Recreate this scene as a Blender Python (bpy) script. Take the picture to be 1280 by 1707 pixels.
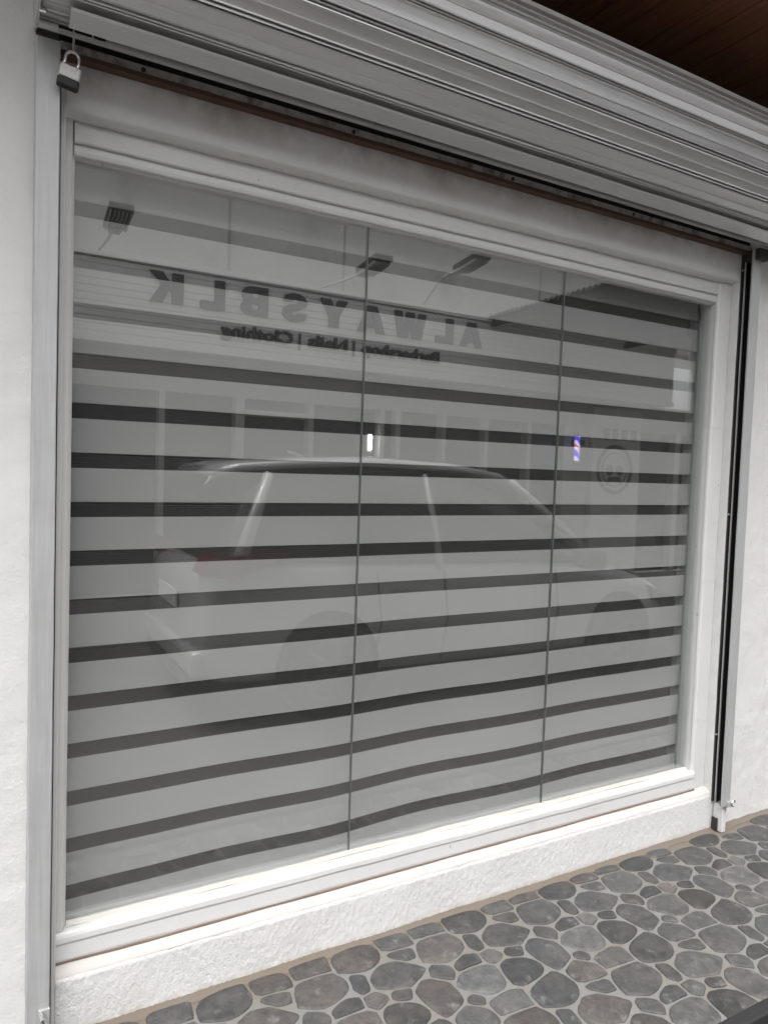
import bpy, bmesh, math, random
from mathutils import Vector, Matrix, noise
import numpy as np
random.seed(7)
R = math.radians
for o in list(bpy.data.objects): bpy.data.objects.remove(o)
sc = bpy.context.scene
col = sc.collection

# ---------------------------------------------------------------- camera
cam_d = bpy.data.cameras.new('camera'); cam = bpy.data.objects.new('camera', cam_d); col.objects.link(cam)
right = Vector((0.8731476, -0.48626872, 0.03399993)); down = Vector((0.00619685, -0.05867115, -0.99825813)); fwd = Vector((0.48741652, 0.87183738, -0.04821525))
m = Matrix((right, -down, -fwd)).transposed().to_4x4(); m.translation = Vector((0, -2.0, 1.467))
cam.matrix_world = m
cam_d.sensor_fit = 'VERTICAL'; cam_d.sensor_height = 36; cam_d.lens = 36 * 1194.13 / 1707
cam_d.clip_start = 0.05; cam_d.clip_end = 500
sc.camera = cam

# ---------------------------------------------------------------- light
SUN_EL, SUN_AZ = 63.0, 208.0          # azimuth from +Y, clockwise: a veiled sun high behind the viewer
w = bpy.data.worlds.new('World'); sc.world = w; w.use_nodes = True
nt = w.node_tree; bg = nt.nodes['Background']
sky = nt.nodes.new('ShaderNodeTexSky'); sky.sky_type = 'NISHITA'; sky.sun_disc = False
sky.sun_elevation = R(SUN_EL); sky.sun_rotation = R(SUN_AZ); sky.dust_density = 6; sky.air_density = 1.0
hs = nt.nodes.new('ShaderNodeHueSaturation'); hs.inputs['Saturation'].default_value = 0.10
nt.links.new(sky.outputs[0], hs.inputs['Color']); nt.links.new(hs.outputs[0], bg.inputs[0]); bg.inputs[1].default_value = 0.15
sd = bpy.data.lights.new('sun', 'SUN'); sd.energy = .34; sd.angle = R(52); sd.color = (1.0, .985, .97)
so = bpy.data.objects.new('sun', sd); col.objects.link(so)
to_sun = Vector((math.sin(R(SUN_AZ)) * math.cos(R(SUN_EL)), math.cos(R(SUN_AZ)) * math.cos(R(SUN_EL)), math.sin(R(SUN_EL))))
so.rotation_euler = to_sun.to_track_quat('Z', 'Y').to_euler()
sc.view_settings.view_transform = 'Standard'; sc.view_settings.look = 'None'; sc.view_settings.gamma = 1
sc.view_settings.exposure = 1.34
sc.render.engine = 'CYCLES'; sc.cycles.max_bounces = 8; sc.cycles.transparent_max_bounces = 16

# ---------------------------------------------------------------- materials
class NT:
    def __init__(s, name):
        s.m = bpy.data.materials.new(name); s.m.use_nodes = True; s.t = s.m.node_tree
        s.b = s.t.nodes['Principled BSDF']; s.out = s.t.nodes['Material Output']
        s.tc = s.t.nodes.new('ShaderNodeTexCoord')
    def n(s, typ, **kw):
        x = s.t.nodes.new(typ)
        for k, v in kw.items():
            if k.startswith('i_'):
                key = k[2:]; key = int(key) if key.isdigit() else key
                x.inputs[key].default_value = v
            else: setattr(x, k, v)
        return x
    def l(s, a, b): s.t.links.new(a, b)
    def map(s, scale=(1, 1, 1), rot=(0, 0, 0)):
        mp = s.n('ShaderNodeMapping'); mp.inputs['Scale'].default_value = scale; mp.inputs['Rotation'].default_value = rot
        s.l(s.tc.outputs['Object'], mp.inputs[0]); return mp.outputs[0]
    def noise(s, scale, detail=4, rough=.6, vec=None, dist=0):
        x = s.n('ShaderNodeTexNoise'); x.inputs['Scale'].default_value = scale; x.inputs['Detail'].default_value = detail
        x.inputs['Roughness'].default_value = rough; x.inputs['Distortion'].default_value = dist
        s.l(vec if vec is not None else s.tc.outputs['Object'], x.inputs['Vector']); return x.outputs['Fac']
    def ramp(s, fac, stops):
        x = s.n('ShaderNodeValToRGB'); e = x.color_ramp.elements
        while len(e) < len(stops): e.new(0.5)
        for el, (p, c) in zip(e, stops):
            el.position = p; el.color = (c, c, c, 1) if not isinstance(c, tuple) else (*c, 1)
        s.l(fac, x.inputs[0]); return x.outputs[0]
    def mix(s, fac, a, b, mode='MIX'):
        x = s.n('ShaderNodeMix', data_type='RGBA', blend_type=mode)
        for sock, v in ((x.inputs[0], fac), (x.inputs[6], a), (x.inputs[7], b)):
            if isinstance(v, (int, float)): sock.default_value = v
            elif isinstance(v, tuple): sock.default_value = (*v, 1)
            else: s.l(v, sock)
        return x.outputs[2]
    def math(s, op, a, b=0.0, c=None, clamp=False):
        x = s.n('ShaderNodeMath', operation=op, use_clamp=clamp)
        for i, v in enumerate((a, b) if c is None else (a, b, c)):
            if isinstance(v, (int, float)): x.inputs[i].default_value = v
            else: s.l(v, x.inputs[i])
        return x.outputs[0]
    def bump(s, h, strength=.3, dist=.005, prev=None):
        x = s.n('ShaderNodeBump'); x.inputs['Strength'].default_value = strength; x.inputs['Distance'].default_value = dist
        s.l(h, x.inputs['Height'])
        if prev is not None: s.l(prev, x.inputs['Normal'])
        return x.outputs[0]
    def set(s, color=None, rough=None, metal=None, normal=None, **kw):
        for k, v in (('Base Color', color), ('Roughness', rough), ('Metallic', metal), ('Normal', normal)):
            if v is None: continue
            if isinstance(v, (int, float)): s.b.inputs[k].default_value = v
            elif isinstance(v, tuple): s.b.inputs[k].default_value = (*v, 1)
            else: s.l(v, s.b.inputs[k])
        for k, v in kw.items(): s.b.inputs[k.replace('_', ' ')].default_value = v
        return s.m

def plain(name, c, rough=.5, metal=0.0, var=.12, scale=9, bump=.1):
    x = NT(name); f = x.noise(scale, 5)
    cc = x.mix(f, tuple(v * (1 - var) for v in c), tuple(min(1, v * (1 + var)) for v in c))
    return x.set(cc, rough, metal, x.bump(x.noise(scale * 6, 3), bump, .002))

def stucco(name, base, grain=1.0, rust=False, fine=110, splash=False):
    x = NT(name)
    big = x.noise(1.7, 5, .6); med = x.noise(14, 5, .7)
    c = x.mix(big, tuple(v * .93 for v in base), base)
    c = x.mix(x.ramp(med, [(.35, 1.0), (.5, 0.0)]), c, tuple(v * .94 for v in base), )
    specks = x.ramp(x.noise(55, 3, .5), [(.70, 0.0), (.74, 1.0)])
    c = x.mix(x.math('MULTIPLY', specks, .22), c, (.30, .27, .24))
    if splash:
        sp = x.n('ShaderNodeSeparateXYZ'); x.l(x.tc.outputs['Object'], sp.inputs[0])
        low = x.ramp(x.math('ADD', x.math('MULTIPLY', sp.outputs[2], -22.0), x.math('MULTIPLY', x.noise(19, 6, .75), 1.3)), [(.12, 0.0), (.62, 1.0)])
        c = x.mix(x.math('MULTIPLY', low, .55), c, (.42, .35, .28))
        gr = x.ramp(x.noise(4.2, 8, .75), [(.55, 0.0), (.72, 1.0)])
        c = x.mix(x.math('MULTIPLY', gr, .25), c, (.55, .50, .44))
    if rust:
        sep = x.n('ShaderNodeSeparateXYZ'); x.l(x.tc.outputs['Object'], sep.inputs[0])
        near = x.ramp(x.math('MULTIPLY_ADD', sep.outputs[2], 11.0, -25.3 - .45), [(.0, 0.0), (1.0, 1.0)])
        blot = x.ramp(x.noise(4.5, 6, .7, x.map((1, 1, .8))), [(.40, 0.0), (.72, 1.0)])
        c = x.mix(x.math('MULTIPLY', near, blot, clamp=True), c, (.36, .29, .26))
        c = x.mix(x.math('MULTIPLY', blot, .18), c, (.54, .48, .42))
    vor = x.n('ShaderNodeTexVoronoi', feature='SMOOTH_F1'); vor.inputs['Scale'].default_value = fine; x.l(x.tc.outputs['Object'], vor.inputs['Vector'])
    h = x.math('ADD', x.math('MULTIPLY', x.noise(fine * .55, 6, .7), 1.0), x.math('MULTIPLY', vor.outputs['Distance'], -.15))
    patch = x.ramp(x.noise(5, 3), [(.3, .45), (.6, 1.0)])
    n1 = x.bump(x.math('MULTIPLY', h, patch), .85 * min(grain, 1), .0030 * grain)
    n2 = x.bump(x.noise(9, 4, .5), .35, .012, n1)
    return x.set(c, .85, 0, n2)

M = {}
M['stucco'] = stucco('white_stucco', (.74, .735, .725), 1.0, fine=120)
M['stucco_coarse'] = stucco('coarse_white_stucco', (.76, .757, .75), 1.3, fine=250, splash=True)
M['lintel'] = stucco('lintel_plaster', (.78, .775, .76), .35, True, 60)
M['pier'] = stucco('smooth_plaster', (.70, .70, .695), .15, fine=60)
M['ledge'] = stucco('bare_ledge_plaster', (.59, .555, .53), .3, fine=60)

def painted_wood():
    x = NT('white_painted_frame')
    c = x.mix(x.noise(2.2, 4), (.66, .66, .657), (.735, .735, .732))
    dirt = x.ramp(x.noise(8, 8, .75, x.map((.6, 1, 2.5))), [(.56, 0.0), (.70, 1.0)])
    c = x.mix(x.math('MULTIPLY', dirt, .34), c, (.46, .42, .36))
    chips = x.ramp(x.noise(38, 4, .6, x.map((1.6, 1, .45))), [(.715, 0.0), (.73, 1.0)])
    c = x.mix(chips, c, (.33, .30, .26))
    h = x.noise(26, 4, .6)
    return x.set(c, .42, 0, x.bump(h, .22, .004))
M['frame'] = painted_wood()
M['frame_side'] = plain('old_cream_paint', (.64, .63, .61), .5, 0, .08, 12, .25)

def metal(name, base, rough=.38, met=.75, streak=.6, stretch=(.7, 22, 22), rustamt=0.0):
    x = NT(name)
    st = x.noise(6, 6, .65, x.map(stretch)); bl = x.noise(3.1, 5, .6, x.map((.5, 3, 3)))
    c = x.mix(x.ramp(st, [(.35, 0.0), (.7, 1.0)]), tuple(v * (1 - .22 * streak) for v in base), tuple(min(v * (1 + .12 * streak), 1) for v in base))
    brown = x.ramp(bl, [(.50, 0.0), (.72, 1.0)])
    c = x.mix(x.math('MULTIPLY', brown, .35 * streak), c, (base[0] * .72, base[1] * .64, base[2] * .60))
    if rustamt:
        r = x.ramp(x.noise(11, 7, .7, x.map((1, 1, .6))), [(.50, 0.0), (.62, 1.0)])
        c = x.mix(x.math('MULTIPLY', r, rustamt), c, (.13, .075, .055))
    rr = x.ramp(st, [(.3, rough * .8), (.75, min(rough * 1.5, 1))])
    return x.set(c, rr, met, x.bump(x.noise(3.0, 3, .5, x.map((.7, 6, 6))), .12, .006))
M['shutter'] = metal('galvanised_shutter', (.68, .68, .68), .40, .74, .35)
M['guide'] = metal('grey_painted_rail', (.50, .505, .51), .5, .25, .5, (18, 18, .7))
M['dark_metal'] = plain('dark_painted_steel', (.045, .040, .040), .5, .3, .3, 30, .4)
M['galv_stained'] = metal('stained_galvanised_angle', (.52, .49, .46), .6, .3, 1.2, (4, 9, 9), .8)
M['rust'] = plain('rusted_steel', (.105, .060, .045), .85, .1, .45, 24, .6)
M['putty'] = plain('grey_putty', (.50, .49, .45), .8, 0, .25, 9, .3)
M['dirt'] = plain('brown_dirt', (.24, .18, .145), .9, 0, .35, 14, .4)
M['steel'] = plain('bright_steel', (.75, .75, .74), .22, 1.0, .08, 30, .1)
M['black'] = plain('black_rubber', (.02, .02, .021), .6, 0, .2, 12, .1)
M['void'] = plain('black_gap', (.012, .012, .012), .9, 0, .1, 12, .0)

def padlock_mat():
    x = NT('scuffed_white_padlock')
    ch = x.ramp(x.noise(130, 6, .65), [(.60, 0.0), (.66, 1.0)])
    c = x.mix(ch, (.62, .60, .56), (.05, .045, .045))
    return x.set(c, .45, .2, x.bump(x.noise(200, 3), .4, .001))
M['lock'] = padlock_mat()

def glass_mat():
    x = NT('clear_glass'); t = x.t
    tr = x.n('ShaderNodeBsdfTransparent'); tr.inputs[0].default_value = (.960, .966, .963, 1)
    gl = x.n('ShaderNodeBsdfGlossy'); gl.inputs['Roughness'].default_value = 0.0; gl.inputs['Color'].default_value = (1, 1, 1, 1)
    geo = x.n('ShaderNodeNewGeometry'); dot = x.n('ShaderNodeVectorMath', operation='DOT_PRODUCT')
    x.l(geo.outputs['Incoming'], dot.inputs[0]); x.l(geo.outputs['Normal'], dot.inputs[1])
    a = x.math('ABSOLUTE', dot.outputs['Value']); om = x.math('SUBTRACT', 1.0, a)
    p = x.math('POWER', om, 5.0); f = x.math('MULTIPLY_ADD', p, .89, .11)
    ms = x.n('ShaderNodeMixShader'); x.l(f, ms.inputs[0]); x.l(tr.outputs[0], ms.inputs[1]); x.l(gl.outputs[0], ms.inputs[2])
    x.l(ms.outputs[0], x.out.inputs[0]); t.nodes.remove(x.b); return x.m
M['glass'] = glass_mat()
M['sealant'] = plain('dark_glass_joint', (.10, .11, .105), .4, 0, .2, 20, .1)

def blind_mat():
    x = NT('zebra_blind_fabric'); t = x.t
    sep = x.n('ShaderNodeSeparateXYZ'); x.l(x.tc.outputs['UV'], sep.inputs[0])
    v = sep.outputs[1]                      # v = height in metres on the unbent cloth
    ph = x.math('FRACT', x.math('DIVIDE', x.math('SUBTRACT', v, .2746), .1322))
    sheer = x.math('LESS_THAN', ph, .315)
    sheer = x.math('MULTIPLY', sheer, x.math('GREATER_THAN', v, .25))
    weave = x.noise(60, 4, .6, x.map((.15, 1, 6)))
    x.set(x.mix(weave, (.455, .455, .45), (.485, .485, .48)), .9)
    # sheer: fine threads with gaps
    line = x.math('FRACT', x.math('DIVIDE', v, .0064))
    thread = x.math('LESS_THAN', line, .42)
    mott = x.noise(7, 4, .6)
    cover = x.math('MULTIPLY_ADD', thread, .24, x.math('MULTIPLY_ADD', mott, .07, .02))
    th = x.n('ShaderNodeBsdfDiffuse'); th.inputs[0].default_value = (.25, .246, .242, 1)
    tr = x.n('ShaderNodeBsdfTransparent')
    ms = x.n('ShaderNodeMixShader'); x.l(cover, ms.inputs[0]); x.l(tr.outputs[0], ms.inputs[1]); x.l(th.outputs[0], ms.inputs[2])
    m2 = x.n('ShaderNodeMixShader'); x.l(sheer, m2.inputs[0]); x.l(x.b.outputs[0], m2.inputs[1]); x.l(ms.outputs[0], m2.inputs[2])
    x.l(m2.outputs[0], x.out.inputs[0]); return x.m
M['blind'] = blind_mat()

def stone_mat():
    x = NT('grey_paving_stone')
    at = x.n('ShaderNodeVertexColor'); at.layer_name = 'stone'
    f = x.noise(34, 9, .78, dist=.7); g = x.noise(9, 5, .65)
    c = x.mix(x.ramp(f, [(.34, 0.0), (.66, 1.0)]), (.52, .52, .53), (1.42, 1.41, 1.39))
    c = x.mix(1.0, at.outputs['Color'], c, 'MULTIPLY')
    lt = x.ramp(x.noise(17, 7, .75), [(.58, 0.0), (.74, 1.0)])
    c = x.mix(x.math('MULTIPLY', lt, .5), c, (.33, .33, .325))
    dust = x.ramp(g, [(.48, 0.0), (.75, 1.0)])
    c = x.mix(x.math('MULTIPLY', dust, .22), c, (.26, .225, .19))
    return x.set(c, x.ramp(f, [(.3, .45), (.7, .75)]), 0, x.bump(f, .45, .004))
M['stone'] = stone_mat()
def grout_mat():
    x = NT('pale_grout')
    g = x.noise(4, 5, .65)
    c = x.mix(x.ramp(g, [(.38, 0.0), (.66, 1.0)]), (.195, .193, .187), (.185, .168, .145))
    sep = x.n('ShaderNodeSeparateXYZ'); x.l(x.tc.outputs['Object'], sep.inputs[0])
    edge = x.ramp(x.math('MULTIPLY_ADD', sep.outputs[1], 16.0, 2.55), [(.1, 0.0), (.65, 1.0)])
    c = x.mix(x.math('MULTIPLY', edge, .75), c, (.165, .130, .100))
    return x.set(c, .9, 0, x.bump(x.noise(150, 4, .7), .4, .002))
M['grout'] = grout_mat()
def asphalt():
    x = NT('asphalt'); f = x.noise(220, 3, .7)
    c = x.mix(x.ramp(f, [(.35, 0.0), (.7, 1.0)]), (.08, .077, .074), (.16, .154, .147))
    c = x.mix(x.math('MULTIPLY', x.ramp(x.noise(1.2, 5), [(.45, 0.0), (.7, 1.0)]), .5), c, (.20, .18, .16))
    return x.set(c, .85, 0, x.bump(f, .5, .004))
M['asphalt'] = asphalt()
def planks():
    x = NT('dark_stained_planks'); g = x.noise(7, 7, .65, x.map((9, .7, 9)))
    c = x.mix(x.ramp(g, [(.3, 0.0), (.7, 1.0)]), (.085, .030, .014), (.20, .075, .030))
    c = x.mix(x.ramp(x.noise(1.1, 3), [(.45, 0.0), (.7, .5)]), c, (.13, .055, .018))  # warm patches put the orange glow on the ceiling into its colour
    return x.set(c, .5, 0, x.bump(g, .3, .003))
M['planks'] = planks()
def parapet():
    x = NT('stained_pale_render')
    c = x.mix(x.noise(.9, 6, .65), (.62, .61, .59), (.76, .75, .73))
    st = x.ramp(x.noise(2.6, 8, .75, x.map((1, 1, .7))), [(.53, 0.0), (.70, 1.0)])
    c = x.mix(x.math('MULTIPLY', st, .6), c, (.30, .29, .275))
    return x.set(c, .9, 0, x.bump(x.noise(40, 4), .3, .004))
M['parapet'] = parapet()
M['fascia'] = plain('pale_ribbed_metal', (.78, .775, .765), .4, .1, .05, 3, .05)
M['white'] = plain('white_enamel', (.78, .78, .77), .4, 0, .05, 5, .05)
M['post'] = plain('grey_window_metal', (.42, .42, .41), .5, .2, .08, 5, .05)
M['letter'] = plain('black_sign_letter', (.018, .018, .02), .4, 0, .1, 10, .05)
M['grey_render'] = plain('grey_render', (.40, .39, .375), .85, 0, .2, 3, .3)
M['pale_panel'] = plain('pale_panel', (.55, .545, .53), .6, 0, .06, 3, .1)
M['dark_glass'] = plain('dark_window_glass', (.025, .027, .03), .05, 0, .2, 2, 0)
M['emblem'] = plain('dark_emblem', (.05, .05, .055), .5, 0, .1, 10, 0)
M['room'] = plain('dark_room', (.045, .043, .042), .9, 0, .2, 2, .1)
M['reveal'] = plain('inner_reveal_paint', (.72, .75, .74), .6, 0, .05, 6, .1)
M['corrug'] = plain('weathered_corrugated_roof', (.14, .135, .13), .6, .2, .2, 5, .1)
M['carpaint'] = plain('silver_car_paint', (.44, .44, .445), .15, 0, .01, 1, 0)
M['carpaint'].node_tree.nodes['Principled BSDF'].inputs['Coat Weight'].default_value = 1.0
M['tyre'] = plain('tyre_rubber', (.018, .018, .018), .8, 0, .2, 30, .3)
M['alloy'] = plain('alloy_rim', (.09, .09, .09), .3, .9, .05, 10, 0)
M['redlamp'] = plain('red_lamp_lens', (.15, .006, .008), .15, 0, .15, 30, 0)
M['redlamp'].node_tree.nodes['Principled BSDF'].inputs['Coat Weight'].default_value = 1.0
M['plate'] = plain('number_plate', (.62, .62, .60), .4, 0, .03, 10, 0)
def emit(name, c, s):
    x = NT(name); x.set((.8, .8, .8), .4)
    x.b.inputs['Emission Color'].default_value = (*c, 1); x.b.inputs['Emission Strength'].default_value = s; return x.m
M['lamp'] = emit('lit_tube', (1, .99, .96), 22)
def pole_mat():
    x = NT('lit_barber_stripes'); sep = x.n('ShaderNodeSeparateXYZ'); x.l(x.tc.outputs['Object'], sep.inputs[0])
    f = x.math('FRACT', x.math('MULTIPLY_ADD', sep.outputs[2], 5.0, x.math('MULTIPLY', sep.outputs[0], 7.0)))
    c = x.ramp(f, [(0, (.10, .05, .85)), (.40, (.75, .65, 1.0)), (.62, (.85, .08, .06)), (.74, (.78, .70, 1.0))])
    for n in x.t.nodes:
        if n.type == 'VALTORGB': n.color_ramp.interpolation = 'CONSTANT'
    x.set(c, .3); x.l(c, x.b.inputs['Emission Color']); x.b.inputs['Emission Strength'].default_value = 1.3; return x.m
M['pole'] = pole_mat()

# ---------------------------------------------------------------- mesh helpers
class MB:
    def __init__(s): s.bm = bmesh.new()
    def box(s, x0, x1, y0, y1, z0, z1, bev=0.0):
        r = bmesh.ops.create_cube(s.bm, size=1.0)['verts']
        for v in r: v.co = Vector(((x0 + x1) / 2 + v.co.x * (x1 - x0), (y0 + y1) / 2 + v.co.y * (y1 - y0), (z0 + z1) / 2 + v.co.z * (z1 - z0)))
        if bev:
            es = list({e for v in r for e in v.link_edges})
            bmesh.ops.bevel(s.bm, geom=es, offset=bev, segments=2, affect='EDGES', profile=.5)
        return s
    def prism(s, prof, a0, a1, axis='x', seg=1, wob=0.0, closed=True, seed=0):
        """profile of 2-D points swept along an axis; for x the points are (y, z); for z they are (x, y)"""
        rings = []
        for i in range(seg + 1):
            a = a0 + (a1 - a0) * i / seg; ring = []
            for j, (p, q) in enumerate(prof):
                if wob:
                    dp = wob * noise.noise(Vector((a * 6, p * 9 + seed, q * 9))); dq = wob * noise.noise(Vector((a * 6 + 40, p * 9, q * 9 + seed)))
                else: dp = dq = 0
                co = (a, p + dp, q + dq) if axis == 'x' else (p + dp, q + dq, a) if axis == 'z' else (p + dp, a, q + dq)
                ring.append(s.bm.verts.new(co))
            rings.append(ring)
        n = len(prof)
        for i in range(seg):
            for j in range(n if closed else n - 1):
                k = (j + 1) % n
                s.bm.faces.new((rings[i][j], rings[i][k], rings[i + 1][k], rings[i + 1][j]))
        if closed:
            s.bm.faces.new(rings[0][::-1]); s.bm.faces.new(rings[-1])
        return s
    def tube(s, pts, r, n=10, cap=True):
        rings = []; pts = [Vector(p) for p in pts]; up = None
        for i, p in enumerate(pts):
            d = (pts[min(i + 1, len(pts) - 1)] - pts[max(i - 1, 0)]).normalized()
            if up is None: up = d.orthogonal().normalized()
            up = (up - d * up.dot(d)).normalized(); sd_ = d.cross(up)
            rr = r[i] if isinstance(r, (list, tuple)) else r
            rings.append([s.bm.verts.new(p + (up * math.cos(t) + sd_ * math.sin(t)) * rr) for t in [2 * math.pi * k / n for k in range(n)]])
        for a, b in zip(rings, rings[1:]):
            for k in range(n): s.bm.faces.new((a[k], a[(k + 1) % n], b[(k + 1) % n], b[k]))
        if cap: s.bm.faces.new(rings[0][::-1]); s.bm.faces.new(rings[-1])
        return s
    def grid(s, fn, nu, nv):
        vs = [[s.bm.verts.new(fn(i / nu, j / nv)) for j in range(nv + 1)] for i in range(nu + 1)]
        for i in range(nu):
            for j in range(nv): s.bm.faces.new((vs[i][j], vs[i + 1][j], vs[i + 1][j + 1], vs[i][j + 1]))
        return s
    def ring(s, c, r0, r1, y0, y1, n=48, sx=1.0):
        for a in range(n):
            t0, t1 = 2 * math.pi * a / n, 2 * math.pi * (a + 1) / n
            P = lambda r, t, y: s.bm.verts.new((c[0] + sx * r * math.cos(t), y, c[1] + r * math.sin(t)))
            q = [P(r0, t0, y1), P(r1, t0, y1), P(r1, t1, y1), P(r0, t1, y1)]; s.bm.faces.new(q)
            q = [P(r1, t0, y0), P(r1, t1, y0), P(r1, t1, y1), P(r1, t0, y1)]; s.bm.faces.new(q)
            q = [P(r0, t0, y0), P(r0, t1, y0), P(r0, t1, y1), P(r0, t0, y1)]; s.bm.faces.new(q)
        return s
    def build(s, name, mat, parent=None, smooth=False, loc=None):
        bmesh.ops.recalc_face_normals(s.bm, faces=s.bm.faces)
        me = bpy.data.meshes.new(name); s.bm.to_mesh(me); s.bm.free()
        if mat: me.materials.append(mat)
        if smooth:
            for p in me.polygons: p.use_smooth = True
        o = bpy.data.objects.new(name, me); col.objects.link(o)
        if parent: o.parent = parent
        if loc: o.location = loc
        return o
def smooth_by_angle(o, deg=40):
    for p in o.data.polygons: p.use_smooth = True
    md = o.modifiers.new('ws', 'EDGE_SPLIT'); md.split_angle = R(deg); return o
def tag(o, label=None, cat=None, group=None, kind=None):
    if label: o['label'] = label
    if cat: o['category'] = cat
    if group: o['group'] = group
    if kind: o['kind'] = kind
    return o
def empty(name, loc=(0, 0, 0)):
    o = bpy.data.objects.new(name, None); col.objects.link(o); o.location = loc; o.empty_display_size = .1; return o
def keep(o, parent):
    """parent a part given in world coordinates to a thing standing elsewhere"""
    o.parent = parent; o.location = o.location - parent.location; return o
def N3(x, y, z, s=1.0): return noise.noise(Vector((x * s, y * s, z * s)))
def fract(x, y, z, s, oct=3):
    return sum(noise.noise(Vector((x, y, z)) * s * 2 ** k) / 2 ** k for k in range(oct))

# ================================================================ SETTING
# road / ground
o = MB().grid(lambda u, v: (-40 + 80 * u, -30 + 29.21 * v + 0, -.105), 2, 2).build('road', M['asphalt']); tag(o, kind='structure')
o = MB().box(-40, 40, -.79, 12, -.5, -.11).build('ground', M['grey_render']); tag(o, kind='structure')

# paving of rounded stones in pale grout
T1 = Vector((.409, .007)); T2 = Vector((.043, -.385))
SEED = [
    ('A', (1.8146, -0.1172), (0.0717, -0.0396), (-0.0493, -0.0538)),
    ('B', (1.9491, -0.1692), (0.0412, -0.0188), (-0.0192, -0.0190)),
    ('C', (1.8863, -0.2400), (0.0797, -0.0283), (-0.0446, -0.0438)),
    ('D', (1.7787, -0.2264), (0.0179, -0.0343), (-0.0220, -0.0231)),
    ('E', (1.9566, -0.0993), (0.0589, -0.0328), (-0.0322, -0.0329)),
    ('F', (2.0804, -0.0928), (0.0619, -0.0237), (-0.0345, -0.0332)),
    ('H', (2.0728, -0.1968), (0.0597, -0.0456), (-0.0549, -0.0503)),
    ('I', (2.1101, -0.2860), (0.0450, -0.0137), (-0.0275, -0.0236)),
    ('J', (2.0219, -0.2910), (0.0303, -0.0278), (-0.0237, -0.0212)),
    ('K', (2.1096, -0.3736), (0.0670, -0.0487), (-0.0513, -0.0418)),
    ('L', (1.7892, -0.3028), (0.0277, -0.0211), (-0.0230, -0.0230)),
    ('M', (1.8638, -0.3194), (0.0270, -0.0141), (-0.0184, -0.0175)),
    ('N', (1.9542, -0.3720), (0.0378, -0.0626), (-0.0461, -0.0406)),
    ('O', (1.8317, -0.3982), (0.0663, -0.0454), (-0.0452, -0.0419)),
    ('Q', (2.0423, -0.4300), (0.0255, -0.0149), (-0.0168, -0.0137))]   # centre and two half axes of each stone of one moulded tile
BASECOL = {'A': .085, 'B': .11, 'C': .115, 'D': .10, 'E': .12, 'F': .125, 'H': .12, 'I': .085, 'J': .115, 'K': .15, 'L': .15, 'M': .08, 'N': .105, 'O': .075, 'Q': .11}
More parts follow.
